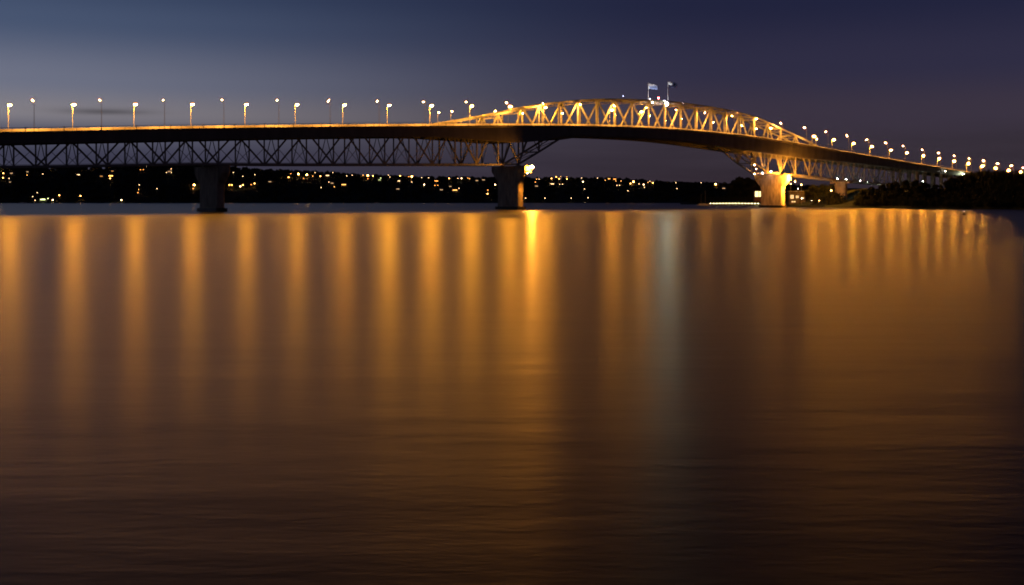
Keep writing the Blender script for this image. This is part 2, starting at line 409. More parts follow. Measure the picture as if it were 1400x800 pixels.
for k, (x, y) in enumerate(MEDIAN):
    o = proto_m if k == 0 else copy_tree(proto_m)
    s = s_of(x, 13.0); h = z_of(y, s, 13.0) - deck(s); o.location = W(s, 14.0, deck(s)); o.rotation_euler = (0, 0, TH + math.pi)
    o.scale = (1, 1, max(.6, min(1.5, h / 7.7)))
    tag(o, f'low warm lamp post in the middle of the roadway inside the truss, {ORD[k]} from left', 'lamp post', 'lamp posts on the central roadway')

# ------------------------------------------------------------------ lights and flags on the crown of the arch
def floodlight(name, loc, aim, r, matl, label, group=None):
    o = empty(name, loc); d = (Vector(aim)).normalized(); q = d.to_track_quat('Z', 'X').to_matrix()
    g = MB(); g.lathe([(r * .55, -.9 * r), (r * .7, -.5 * r), (r * 1.15, .35 * r), (r * 1.15, .5 * r)], n=10, M=q); g.build('housing', HOODM, o)
    g = MB(); g.lathe([(r * 1.05, .52 * r), (r * .8, .8 * r), (r * .3, .95 * r)], n=8, M=q); g.build('lens', matl, o, True)
    g = MB(); g.box((0, 0, -r * 1.3), (r * .5, r * .5, r * 1.5)); g.build('bracket', POLEM, o)
    return tag(o, label, 'floodlight', group)
def at(x, y, t):                                   # a point in the bridge's lengthwise plane t that shows at this place of the photo
    s = s_of(x, t); return s, z_of(y, s, t)
s, z = at(911.5, 142.5, TA - .4)
floodlight('floodlight', W(s, TA - .5, z), (-.25, -1, .05), .75, glow('white_flood', (.84, 1, .72), 420), 'brilliant white floodlight on the arch top just left of the second flagpole')
s, z = at(908.5, 138.4, 9)
floodlight('floodlight', W(s, 9, z), (-.15, .25, .95), .5, glow('flag_flood', (.85, .95, 1), 800), 'smaller white floodlight just above the brilliant one on the arch top')
s, z = at(889.5, 140.6, 8)
floodlight('floodlight', W(s, 8, z_top(s) + .9), (-.1, .3, .95), .4, glow('flag_flood', (1, 1, 1), 1), 'added white floodlight at the foot of the first flagpole, brightening the flags')  # extra lamp added to turn the flags white
SMALLW = glow('small_white_lamp', WHITE, 160, False)
def marker(x, y, t, matl, label, name='marker_lamp', r=.32, foot=1.2, cat='lamp', group=None):
    s, z = at(x, y, t); o = empty(name, W(s, t, z))
    g = MB(); g.tube([(0, 0, -foot), (0, 0, -r * .8)], [.09, .07], 6); g.build('stem', POLEM, o)
    g = MB(); g.lathe([(r * .5, -r * .85), (r, -r * .2), (r * .9, r * .4), (r * .4, r * .9)], n=8); g.build('globe', matl, o, True)
    return tag(o, label, cat, group)
marker(893.5, 137.3, 13, SMALLW, 'tiny white lamp on top of the arch between the first flagpole and red beacon')
marker(892.3, 140.3, TA, glow('small_warm_lamp', WARM, 200, False), 'tiny yellowish lamp on the arch chord just right of the first flagpole')
marker(933, 141.3, TA, SMALLW, 'single white lamp standing on the arch top right of the flagpoles', foot=1.6, r=.42)
marker(900.3, 134, 13, glow('red_beacon', (1, .05, .05), 90, False), 'red aircraft warning beacon on top of the arch between the two flagpoles', 'warning_beacon', .5, 3.0, 'beacon')
marker(852, 131.5, 13, glow('faint_lamp', (.6, .65, 1), 6, False), 'faint bluish lamp standing on the arch top left of the flags', r=.3)
FLAGW = mat('flag_white_cloth', (.75, .77, .85), .8, .04, 1); FLAGB = mat('flag_blue_cloth', (.26, .33, .62), .8, .1, 1); FLAGN = mat('flag_navy_cloth', (.02, .025, .07), .8, .1, 1)
def flag(x, y_top, y_foot, label_p, label_f, mats, pick, drop):
    t = 13.0; s, zt = at(x, y_top, t); zb = z_top(s) - .4
    p = empty('flagpole', W(s, t, zb)); H = zt - zb
    g = MB(); g.tube([(0, 0, 0), (0, 0, H)], [.16, .09], 8); g.build('pole', mat('white_pole', (.7, .7, .7), .4, .05, 1), p)
    g = MB(); g.lathe([(.05, H), (.16, H + .1), (.16, H + .22), (.04, H + .32)], n=8); g.build('finial', POLEM, p, True)
    tag(p, label_p, 'flagpole', 'flagpoles on the bridge arch')
    nx, nz, Lx, Lz = 18, 10, 5.9, 3.3
    m = MB(); vs, fs, mi = [], [], []
    for j in range(nz + 1):
        for i in range(nx + 1):
            u, v = i / nx, j / nz
            wv = math.sin(u * 9 + v * 1.2) * .38 * u + math.sin(u * 17 + 1) * .08 * u
            vs.append((.12 + u * Lx * (1 - .04 * u), wv, -v * Lz * (1 - .12 * u) - drop * u ** 1.4 + .14 * math.sin(u * 11 + v)))
    for j in range(nz):
        for i in range(nx):
            fs.append((j*(nx+1)+i, j*(nx+1)+i+1, (j+1)*(nx+1)+i+1, (j+1)*(nx+1)+i)); mi.append(pick((i + .5) / nx, (j + .5) / nz))
    m.v, m.f, m.mi = vs, fs, mi
    f = m.build('flag', mats, None, True, fix=False); f.location = W(s, t, zt - .25); f.rotation_euler = (0, 0, math.radians(-8))
    sol = f.modifiers.new('cloth', 'SOLIDIFY'); sol.thickness = .02
    tag(f, label_f, 'flag', 'flags flying over the bridge')
flag(886.3, 113.8, 137, 'white flagpole on the arch carrying the pale blue flag', 'pale flag, white at the hoist and blue at the fly, blowing right', [FLAGW, FLAGB],
     lambda u, v: 0 if v < .62 - u * .6 or u < .12 else 1, 1.2)
flag(913.3, 111.5, 138, 'white flagpole on the arch carrying the dark navy flag', 'dark navy flag with a white hoist corner, blowing right', [FLAGW, FLAGN],
     lambda u, v: 0 if (u < .42 and v < .62) else 1, 1.0)

# ------------------------------------------------------------------ lights on the piers and under the truss
s0, z0 = at(727.8, 227.6, -3.2)
floodlight('floodlight', W(s0, -3.2, z0), (-.32, -.55, -.6), .95, glow('pier_flood', (1, .34, .028), 2500), 'orange floodlight beside the white cabin on the middle pier')
s, z = at(721.8, 231.5, .2)
cab = empty('inspection_cabin', W(s, .2, z - 1.7), TH)
g = MB(); g.box((0, 0, 1.5), (3.4, 2.4, 3.3)); g.build('wall', mat('white_panel', (.75, .72, .62), .6, .06, 1), cab)
g = MB(); g.box((0, 0, 3.26), (3.6, 2.6, .2)); g.build('roof', STEEL, cab)
g = MB(); g.box((-.9, 0, -.27), (5.4, 2.4, .2)); g.beam((-2.9, 0, -2.2), (0, 0, -.4), .25, .25); g.build('platform', STEEL_D, cab)
tag(cab, 'small white cabin on a bracket at the top of the middle pier', 'cabin')
cl = marker(721, 236.8, -.4, glow('cabin_lamp', WARM, 120, False), 'warm lamp under the edge of the white cabin on the middle pier', r=.25, foot=.5)
FLB = glow('pier_flood_big', (1, .33, .026), 8000)
floodlight('floodlight', W(501.2, -5.2, 21.5), (-.30, .78, -.42), .85, FLB, 'large orange floodlight at the upper right corner of the right pier')
floodlight('floodlight', W(506.4, -4.6, 18.5), (-.62, .70, -.35), .55, FLB, 'smaller orange floodlight on the right flank of the right pier')
for k, (x, y, r, lab) in enumerate(((1031.5, 225.5, .5, 'upper'), (1034, 231, .45, 'middle'), (1031.5, 237.5, .5, 'lower'))):
    marker(x, y, 27.0, glow('pier_side_lamp', AMBER, 170), f'{lab} one of three warm lamps on the left corner above the right pier', r=r, group='warm lamps above the right pier')
for k, (x, y, lab) in enumerate(((1042.5, 236.8, 'single bluish white lamp'), (1050, 234.8, 'left one of a close pair of white lamps'), (1054, 234.6, 'right one of a close pair of white lamps'))):
    marker(x, y, 14.0, glow('cool_lamp', (.85, .97, 1.0), 55), f'{lab} under the truss over the right pier', r=.38)
WALK = [(1097, 240), (1116, 242), (1127, 243), (1145, 244.5), (1157, 245.5), (1167, 244.2), (1176, 247.5), (1186, 248.7), (1204.5, 250.6), (1215, 251.5), (1254.5, 247.4), (1261.8, 248.2)]
for k, (x, y) in enumerate(WALK):
    marker(x, y, 11.5, glow('walkway_lamp', (.95, 1.0, .78), 130), f'white walkway lamp under the right-hand truss span, {ORD[k]} from left', 'walkway_lamp', .26, .6, 'lamp', 'walkway lamps under the right truss')

# ------------------------------------------------------------------ water
def build_water():
    g = MB(); ys = [-120, 20, 60, 150, 400, 1000, 2600, 6000, 20000]; xs = [-12000, -3000, -800, -200, 0, 200, 800, 3000, 12000]
    for y in ys:
        for x in xs: g.v.append((x, y, 0))
    n = len(xs)
    for j in range(len(ys) - 1):
        for i in range(n - 1): g.f.append((j*n+i, j*n+i+1, (j+1)*n+i+1, (j+1)*n+i)); g.mi.append(0)
    m = bpy.data.materials.new('harbour_water'); m.use_nodes = True
    nt = m.node_tree; N, L = nt.nodes, nt.links; p = N['Principled BSDF']
    p.inputs['Base Color'].default_value = (.006, .007, .008, 1); p.inputs['IOR'].default_value = 1.333
    p.inputs['Roughness'].default_value = WATER_ROUGH; p.distribution = 'GGX'
    tc = N.new('ShaderNodeTexCoord')
    mp = N.new('ShaderNodeMapping'); mp.inputs['Scale'].default_value = (.55, 1.7, 1); mp.inputs['Rotation'].default_value = (0, 0, .08); L.new(tc.outputs['Object'], mp.inputs[0])
    nz = N.new('ShaderNodeTexNoise'); nz.inputs['Scale'].default_value = 2.4; nz.inputs['Detail'].default_value = 4; nz.inputs['Roughness'].default_value = .6
    L.new(mp.outputs[0], nz.inputs['Vector'])
    b1 = N.new('ShaderNodeBump');  b1.inputs['Distance'].default_value = WATER_BUMP
    L.new(nz.outputs['Fac'], b1.inputs['Height'])
    gp = N.new('ShaderNodeSeparateXYZ'); L.new(tc.outputs['Object'], gp.inputs[0])      # ripples near the shore, calm water farther out
    fd = N.new('ShaderNodeMapRange'); L.new(gp.outputs['Y'], fd.inputs['Value']); fd.interpolation_type = 'SMOOTHSTEP'
    fd.inputs['From Min'].default_value = 12; fd.inputs['From Max'].default_value = 85; fd.inputs['To Min'].default_value = 1.0; fd.inputs['To Max'].default_value = 0.0
    L.new(fd.outputs[0], b1.inputs['Strength'])
    # longer swell in the middle distance, running across the view
    mp2 = N.new('ShaderNodeMapping'); mp2.inputs['Scale'].default_value = (.07, .26, 1); mp2.inputs['Rotation'].default_value = (0, 0, -.06); L.new(tc.outputs['Object'], mp2.inputs[0])
    n2 = N.new('ShaderNodeTexNoise'); n2.inputs['Scale'].default_value = 1.0; n2.inputs['Detail'].default_value = 3; n2.inputs['Roughness'].default_value = .55; L.new(mp2.outputs[0], n2.inputs['Vector'])
    f2 = N.new('ShaderNodeMapRange'); f2.interpolation_type = 'SMOOTHSTEP'; L.new(gp.outputs['Y'], f2.inputs['Value'])
    f2.inputs['From Min'].default_value = 60; f2.inputs['From Max'].default_value = 330; f2.inputs['To Min'].default_value = 1.0; f2.inputs['To Max'].default_value = 0.15
    b2 = N.new('ShaderNodeBump'); b2.inputs['Distance'].default_value = .045; L.new(f2.outputs[0], b2.inputs['Strength'])
    L.new(n2.outputs['Fac'], b2.inputs['Height']); L.new(b1.outputs[0], b2.inputs['Normal'])
    L.new(b2.outputs[0], p.inputs['Normal'])
    rg = N.new('ShaderNodeMapRange'); rg.interpolation_type = 'SMOOTHSTEP'; L.new(gp.outputs['Y'], rg.inputs['Value'])
    rg.inputs['From Min'].default_value = 15; rg.inputs['From Max'].default_value = 130
    rg.inputs['To Min'].default_value = WATER_ROUGH + .022; rg.inputs['To Max'].default_value = WATER_ROUGH - .01
    L.new(rg.outputs[0], p.inputs['Roughness'])
    o = g.build('water', m, fix=False); tag(o, kind='structure')
WATER_ROUGH, WATER_BUMP = .292, .007
build_water()

# ------------------------------------------------------------------ far shore
Y_SH, Y_RG = 2150.0, 2600.0
ridge_px = [(-400, 231), (-100, 230), (0, 232), (100, 232), (190, 230), (250, 227), (300, 230), (350, 234), (440, 238), (500, 242), (560, 244), (690, 246.5), (780, 246), (850, 247),
            (900, 251), (940, 253), (1000, 254), (1080, 256), (1200, 258), (1500, 262)]
def ridge(xp): return CAM_H + (HZ - np.interp(xp, [a for a, _ in ridge_px], [b for _, b in ridge_px])) * Y_RG / F_PX
def land_z(xp, Y):
    a = np.clip((Y - Y_SH) / (Y_RG - Y_SH), 0, 1); r = ridge(xp)
    bumpy = 2.2 * np.sin(xp * .045) * np.sin(Y * .02 + xp * .02)
    return 1.6 * np.minimum(1, (Y - Y_SH) / 12 + .0) + (r - 1.6) * (.55 * a + .45 * a * a * (3 - 2 * a)) + bumpy * a * (1 - a) * 4 * .6
def X_of(xp, Y): return (xp - 700) / F_PX * Y
def grid(name, xps, Ys, zf, m, label=None):
    g = MB()
    for Yj in Ys:
        for xp in xps:
            Yv = Yj(xp) if callable(Yj) else Yj
            g.v.append((X_of(xp, Yv), Yv, float(zf(xp, Yv))))
    n = len(xps)
    for j in range(len(Ys) - 1):
        for i in range(n - 1): g.f.append((j*n+i, j*n+i+1, (j+1)*n+i+1, (j+1)*n+i)); g.mi.append(0)
    o = g.build(name, m, fix=False, smooth=True); tag(o, kind='structure'); return o
far_sh = [lambda x, k=k: Y_SH + k + (0 if k > 60 else 14 * math.sin(x * .05) + 9 * math.sin(x * .13)) for k in (0, 14)]
grid('far_shore_hills', list(range(-420, 1520, 12)), [lambda x: Y_SH - 1] + [Y_SH + d for d in (12, 40, 90, 150, 220, 290, 360, 420, 450, 520, 700, 1000)],
     lambda x, Y: -1.0 if Y < Y_SH else land_z(x, Y) - max(0, (Y - Y_RG)) * .02, GRASS)

LIGHTS = [  # photo column, row, size, colour (w a o g), kind: l lamp, h lit house
 (2,230,3,'a','l'),(4.5,237,2,'a','l'),(4,243,2,'a','l'),(13,228.7,1,'w','l'),(15.5,237,1,'w','h'),(12.5,244,1,'w','l'),(14.5,249,1,'w','h'),(37,235,1,'w','h'),(37,239.5,1,'a','l'),
 (47.5,229.5,1,'w','l'),(58.5,238,1,'w','l'),(70,229.3,2,'a','l'),(85.5,228,1,'w','l'),(108,239,2,'w','h'),(118,227.8,1,'a','l'),(131.5,227.8,2,'a','l'),(51,263.5,1,'w','l'),
 (44.5,269,1,'w','l'),(48,274,1,'w','l'),(65.5,271.5,1,'g','l'),(72,273.5,2,'w','l'),(81,267,2,'a','l'),(110,268,2,'a','l'),(58.5,272.8,2,'g','h'),
 (151.5,227.5,2,'a','l'),(166.5,228,1,'w','l'),(154,234,1,'a','h'),(150,240.5,3,'a','h'),(150.5,244,2,'a','l'),(138.5,241,1,'a','h'),(191.5,227.5,1,'a','l'),(200,227.5,1,'w','l'),
 (192,232,1,'o','l'),(196,232,1,'o','l'),(234,231,1,'w','l'),(231.5,234.5,1,'w','h'),(234.5,236,1,'w','l'),(227.5,236,1,'w','l'),(242,226,1,'w','l'),(266.5,226,1,'w','l'),
 (190.5,253,1,'w','l'),(189.5,259,1,'a','l'),(188.5,263.5,1,'a','l'),(214.5,258,1,'w','l'),(166,273.5,2,'w','l'),(265.5,253,3,'a','l'),(264,258,1,'a','l'),
 (313.5,253,2,'o','l'),(317,253,2,'o','l'),(328.5,255,2,'w','l'),(332,253,2,'a','l'),(343.5,252.5,1,'o','l'),(348,251,2,'a','l'),(348.5,239,1,'w','l'),(332,241,1,'w','l'),(319,236,1,'w','l'),
 (369,248.5,1,'w','h'),(394.5,242.5,2,'a','l'),(397.5,237.5,1,'o','l'),(408,238,3,'a','l'),(419.5,239,3,'a','l'),(415,244,1,'a','l'),(427.5,241,1,'a','l'),(430.5,236,1,'w','l'),
 (438,241,2,'a','l'),(447,240,2,'w','h'),(455,236,1,'w','l'),(474,240.5,1,'w','l'),(481.5,239.5,1,'w','l'),(496.5,239.5,1,'a','l'),(502.8,240,3,'o','l'),(503,244.5,1,'o','l'),
 (510,240.5,2,'a','l'),(519,246,1,'g','h'),(520.5,243.5,1,'g','l'),(449.5,249,1,'w','l'),(454,250.5,1,'w','h'),(457,255.5,1,'a','l'),(439,256.5,1,'w','l'),(470,252.5,2,'a','h'),
 (531,239.5,1,'w','l'),(533,242,1,'w','l'),(547,240.5,2,'a','l'),(559,241.5,1,'o','l'),(563,241.5,3,'o','l'),(544,247.5,2,'w','h'),(544,258.5,1,'w','h'),(563,249,1,'w','l'),
 (576.5,243,1,'w','l'),(586,243,1,'w','l'),(580,252.5,2,'w','l'),(596.5,247.5,2,'o','h'),(594.5,253.5,1,'o','l'),(598.5,253.5,1,'o','l'),(603.5,259.5,1,'w','h'),(614,244,2,'a','l'),
 (626,244,1,'w','l'),(631,244,2,'w','l'),(639.5,243.5,1,'a','l'),(642,244.5,1,'a','l'),(652,247,1,'w','h'),(661,246,1,'w','h'),(616,255,1,'w','h'),(622,260,2,'a','h'),(627.5,257.5,1,'w','l'),
 (677,252.5,2,'w','l'),(667,260,1,'o','l'),(666.5,265,2,'a','l'),
 (733.5,245,1,'a','l'),(737,245,1,'w','l'),(732,249,1,'o','l'),(733.5,254.5,1,'w','h'),(754,244,2,'a','l'),(760.5,242,2,'o','l'),(764.5,244.5,2,'a','l'),(766.5,241.5,1,'a','l'),
 (775,242,1,'a','l'),(775,245,2,'a','l'),(754.5,251.5,2,'w','h'),(765,252,1,'w','l'),(769,252,1,'w','l'),(795,243.5,1,'w','l'),(797,248.5,2,'w','l'),(799,258.5,1,'w','l'),(817,243.5,1,'w','l'),
 (827.5,246.5,1,'a','l'),(832.5,244.5,2,'a','h'),(839.5,245,2,'o','h'),(842,247.5,1,'a','l'),(843.5,253.5,1,'w','l'),(847,253.5,1,'w','l'),(849,247.5,1,'a','l'),
 (745,271,1,'w','l'),(781,271,1,'w','l'),(804,270.5,1,'w','l'),(718.5,271,1,'w','l'),
 (862,251,2,'a','l'),(866,248.5,3,'o','l'),(873.5,251.5,1,'w','l'),(880,252.5,2,'w','l'),(881,256,1,'w','l'),(886,249.5,1,'a','l'),(888.5,248,1,'w','l'),(892.5,250,2,'a','l'),(858.5,261,1,'w','l'),
 (924,250,1,'w','l'),(925.5,258,1,'w','l'),(958.5,250,1,'w','l'),(978.5,251.8,3,'a','l'),(989.5,257.5,1,'w','h')]
CN = {'w': 'white', 'a': 'amber', 'o': 'orange', 'g': 'greenish'}
CC = {'w': (1, .64, .30), 'a': (1, .46, .10), 'o': (1, .38, .07), 'g': (.85, 1, .40)}
SN = {1: 'faint', 2: 'clear', 3: 'brilliant'}
def locate(xp, y, lift):
    best = None
    for Yv in np.arange(Y_SH + 8, Y_RG + 60, 4.0):
        zr = CAM_H + (HZ - y) * Yv / F_PX
        if zr <= land_z(xp, Yv) + lift: return Yv, zr
    Yv = Y_RG + 30.0
    return Yv, CAM_H + (HZ - y) * Yv / F_PX
far_protos = {}
def far_lamp(c, size, H):
    key = ('l', c, size)
    if key not in far_protos:
        r = {1: .72, 2: 1.1, 3: 1.6}[size]
        g = MB(); g.lathe([(r * .45, -r * .8), (r, -r * .15), (r * .9, r * .35), (r * .4, r * .85)], n=8)
        far_protos[key] = g.build('lamp_globe', glow(f'far_{CN[c]}_{size}', CC[c], {1: 8, 2: 20, 3: 60}[size], False), None, True)
        first = far_protos[key]
    else:
        first = far_protos[key].copy(); COL.objects.link(first)
    return first
POLE_PROTO = None
counts = {}
def where(x, y):
    band = 'skyline' if y < 246.5 else ('hillside' if y < 265 else 'waterline')
    if x < 262:
        k = min(range(4), key=lambda i: abs(FAR[i] - x)); ref = f'below the {ORD[k]} bright deck lamp'
    elif x < 675:
        ks = [i for i in range(3, 11)]; k = min(ks, key=lambda i: abs(FAR[i] - x)); ref = f'below the {ORD[k]} bright deck lamp'
    elif x < 730: ref = 'beside the middle pier'
    elif x < 815: ref = 'under main span, left third'
    elif x < 900: ref = 'under main span, middle'
    else: ref = 'under main span, right third'
    return band, ref
entries = []
for e in LIGHTS:
    band, ref = where(e[0], e[1]); entries.append((e, band, ref))
groups = {}
for idx, (e, band, ref) in enumerate(entries): groups.setdefault((e[2], e[3], e[4], band, ref), []).append(idx)
label_of = {}
for (size, c, kd, band, ref), ids in groups.items():
    ids.sort(key=lambda i: entries[i][0][0])
    for n, i in enumerate(ids):
        what = f'{SN[size]} {CN[c]} {"lamp" if kd == "l" else "lit house"}'
        tail = '' if len(ids) == 1 else f', {ORD[n]} from left'
        label_of[i] = f'{what} on far {band} {ref}{tail}'
LIT = []
for idx, (e, band, ref) in enumerate(entries):
    x, y, size, c, kd = e
    if kd == 'l':
        Yv, z = locate(x, y, 8.0); base = min(float(land_z(x, Yv)), z - 2.0)
        o = empty('shore_lamp', (X_of(x, Yv), Yv, base)); H = z - base
        gl = far_lamp(c, size, H); gl.parent = o; gl.location = (0, 0, H)
        if POLE_PROTO is None:
            g = MB(); g.tube([(0, 0, 0), (0, 0, 1)], [.16, .10], 6); POLE_PROTO = g.build('pole', POLEM, o); pl = POLE_PROTO
        else: pl = POLE_PROTO.copy(); COL.objects.link(pl); pl.parent = o
        pl.scale = (1, 1, H)
        tag(o, label_of[idx], 'lamp', 'lamps on the far shore')
    else:
        Yv, z = locate(x, y, 3.0); base = z - 3.0
        k = random.randrange(3); wdt = {1: 6.5, 2: 10, 3: 15}[size]; dep = 8; hh = 5.4 if size < 3 else 7
        o = empty('house', (X_of(x, Yv), Yv, base))
        g = MB(); g.box((0, dep / 2, hh / 2 - 1), (wdt + 3, dep, hh + 2)); g.build('wall', WALLM[k], o)
        g = MB(); a = (wdt + 4) / 2
        g.add([(-a, -.6, hh), (a, -.6, hh), (a, dep + .6, hh), (-a, dep + .6, hh), (-a + 2, dep / 2, hh + 2.6), (a - 2, dep / 2, hh + 2.6)],
              [(0, 1, 5, 4), (1, 2, 5), (2, 3, 4, 5), (3, 0, 4), (3, 2, 1, 0)]); g.build('roof', ROOFM[k % 2], o)
        nwin = {1: 2, 2: 3, 3: 4}[size]
        for q in range(nwin):
            xc = (q - (nwin - 1) / 2) * wdt / nwin
            g = MB(); g.box((xc, -.05, 3.0), (wdt / nwin * .72, .12, 1.5)); g.build('window', glow(f'lit_window_{CN[c]}_{size}', CC[c], {1: 1.1, 2: 5, 3: 9}[size] * (1.4 if c == 'g' else 1), False), o)
        tag(o, label_of[idx], 'house', 'lit houses on the far shore')
    LIT.append((x, Yv))

def blob_mesh(name, pts, sizes, m, kind=None, seed=1):
    """many jittered low crowns as one woodland mass"""
    bm = bmesh.new(); bmesh.ops.create_icosphere(bm, subdivisions=2, radius=1.0)
    bv = np.array([v.co[:] for v in bm.verts]); bf = np.array([[v.index for v in f.verts] for f in bm.faces]); bm.free()
    r = np.random.default_rng(seed); V, Fc = [], []
    for i, (p, sz) in enumerate(zip(pts, sizes)):
        j = bv * (1 + r.normal(0, .17, (len(bv), 1))) * np.array(sz) + np.array(p)
        V.append(j); Fc.append(bf + i * len(bv))
    V = np.concatenate(V); Fc = np.concatenate(Fc)
    me = bpy.data.meshes.new(name); me.from_pydata(V.tolist(), [], Fc.tolist()); me.materials.append(m)
    o = bpy.data.objects.new(name, me); COL.objects.link(o)
    if kind: o['kind'] = kind
    return o
pts, szs = [], []
for _ in range(3600):
    x = rng.uniform(-60, 1110); Yv = Y_SH + 25 + (Y_RG + 40 - Y_SH) * rng.random() ** .8
    if any(abs(x - lx) < 3.0 + (0 if Yv > ly - 90 else -1.2) and Yv < ly + 4 for lx, ly in LIT): continue
    h = rng.uniform(4.0, 8.5); w = rng.uniform(5, 10)
    pts.append((X_of(x, Yv), Yv, float(land_z(x, Yv)) + h * .45)); szs.append((w * .6, w * .6, h * .62))
wl = blob_mesh('distant_woodland', pts, szs, LEAF_F, 'stuff', 3); tag(wl, 'dark woodland covering the far shore hills behind the bridge', 'woodland')

def leaf_crown(seed, R, H, nl=520, conical=False):
    r = np.random.default_rng(seed); vs, fs = [], []
    nc = 14; cl = []
    for i in range(nc):
        a = r.uniform(0, 6.28); zz = r.uniform(.12, .95); rad = (1 - zz) * .9 if conical else math.sqrt(max(.05, 1 - (2 * zz - .85) ** 2)) * r.uniform(.35, .85)
        cl.append((R * rad * math.cos(a), R * rad * math.sin(a), H * zz, R * r.uniform(.22, .42)))
    for i in range(nl):
        c = cl[r.integers(nc)]; d = r.normal(0, 1, 3); d /= np.linalg.norm(d); q = c[3] * r.uniform(.5, 1.05)
        p = np.array(c[:3]) + d * q * np.array([1, 1, .75]); s = r.uniform(.35, .85)
        u = r.normal(0, 1, 3); u /= np.linalg.norm(u); v = np.cross(u, d); v /= (np.linalg.norm(v) + 1e-6)
        b = len(vs); vs += [tuple(p - u * s - v * s * .7), tuple(p + u * s - v * s * .5), tuple(p + u * s * .8 + v * s * .8), tuple(p - u * s * .7 + v * s * .6)]; fs.append((b, b+1, b+2, b+3))
    return vs, fs
tree_protos = []
def tree_proto(seed, R, H, trunk, conical=False):
    o = empty('tree'); g = MB()
    g.tube([(0, 0, -1), (.1, 0, trunk * .6), (0, .1, trunk + H * .5)], [.45, .34, .12], 7)
    rr = random.Random(seed)
    for k in range(5):
        a = rr.uniform(0, 6.28); zb = trunk * rr.uniform(.6, 1.0); g.tube([(0, 0, zb), (R * .35 * math.cos(a), R * .35 * math.sin(a), zb + H * .22), (R * .65 * math.cos(a), R * .65 * math.sin(a), zb + H * .38)], [.2, .13, .05], 5)
    g.build('trunk', BARK, o)
    vs, fs = leaf_crown(seed, R, H, 1500, conical); m = MB(); m.add([(x, y, z + trunk * .7) for x, y, z in vs], fs); m.build('crown', LEAF, o, fix=False)
    o['full_h'] = H + trunk * .7
    return o
TREE_SPECS = [(11, 5.2, 9.5, 3.5), (12, 6.2, 8.5, 3.0), (13, 4.2, 11.5, 3.0), (14, 5.6, 10.5, 4.0)]
tree_used = {}
def put_tree(kind, xp, Yv, gz, ytop, label, group):
    z = CAM_H + (HZ - ytop) * Yv / F_PX; H = z - gz
    if kind not in tree_used:
        o = tree_proto(*TREE_SPECS[kind]); tree_used[kind] = o
    else: o = copy_tree(tree_used[kind])
    sc = H / (TREE_SPECS[kind][2] + TREE_SPECS[kind][3] * .7)
    o.location = (X_of(xp, Yv), Yv, gz); o.scale = (sc * 1.05, sc * 1.05, sc); o.rotation_euler = (0, 0, random.uniform(0, 6.28))
    if 'full_h' in o: del o['full_h']
    tag(o, label, 'tree', group); return o

# ------------------------------------------------------------------ right-hand headland
fx = [930, 985, 1040, 1075, 1100, 1150, 1250, 1400, 1800]; fy = [1330, 1190, 1020, 850, 790, 735, 650, 585, 520]
def Yf(x): return float(np.interp(x, fx, fy)) + 4 * math.sin(x * .11) + 2.5 * math.sin(x * .31)
def head_h(x): return float(np.interp(x, [930, 985, 1020, 1060, 1100, 1130, 1180, 1250, 1300, 1340, 1400, 1500, 1800], [1.5, 3, 5, 4, 7, 12, 15, 12, 15, 21, 19, 17, 14]))
def head_z(x, Y):
    d = Y - Yf(x)
    if d < 0: return -1.5
    a = min(1, d / 170.0); a = a * a * (3 - 2 * a)
    return 1.3 * min(1, d / 6) + (head_h(x) - 1.3) * a + .4 * math.sin(x * .21) * math.sin(Y * .07) * a
grid('headland', list(range(930, 1812, 9)), [lambda x, k=k: Yf(x) + k for k in (-2, 0, 6, 14, 26, 42, 62, 85, 110, 140, 175, 230, 330, 520, 900)], head_z, GRASS)
HT = [(1003, 1230, 248.5, 0), (1013, 1215, 246, 1), (1023, 1205, 244.6, 3), (1033, 1150, 247, 2), (1112, 860, 255, 1), (1124, 880, 252.5, 3), (1137, 860, 256, 0),
      (1181, 745, 261, 1), (1193, 735, 257, 0), (1206, 730, 254, 3), (1221, 722, 252, 1), (1236, 712, 249, 0), (1250, 700, 248, 3), (1263, 692, 252, 1), (1278, 690, 254, 0), (1291, 700, 251, 3),
      (1302, 712, 245.5, 1), (1314, 720, 242.5, 0), (1327, 730, 240, 3), (1341, 735, 238, 2), (1354, 728, 239.5, 1), (1368, 715, 238, 0), (1382, 700, 239, 3), (1396, 690, 238, 1), (1410, 680, 239, 0)]
HEAD_LABELS = {}
for k, (x, Yv, yt, kd) in enumerate(HT):
    grp = 'dark trees by the marina' if x < 1040 else ('dark trees behind the shore pier' if x < 1140 else 'dark trees on the right headland')
    same = [h for h in HT if (h[0] < 1040) == (x < 1040) and (h[0] < 1140) == (x < 1140)]
    n = same.index((x, Yv, yt, kd))
    shape = ['dark rounded tree', 'dark broad tree', 'dark tall tree', 'dark full tree'][kd]
    place = 'left of the right pier' if x < 1040 else ('behind the shore left of the land pier' if x < 1140 else 'on the headland before the bridge end')
    put_tree(kd, x, Yv, head_z(x, Yv) - .2, yt, f'{shape} {place}, {ORD[n]} from left', grp)
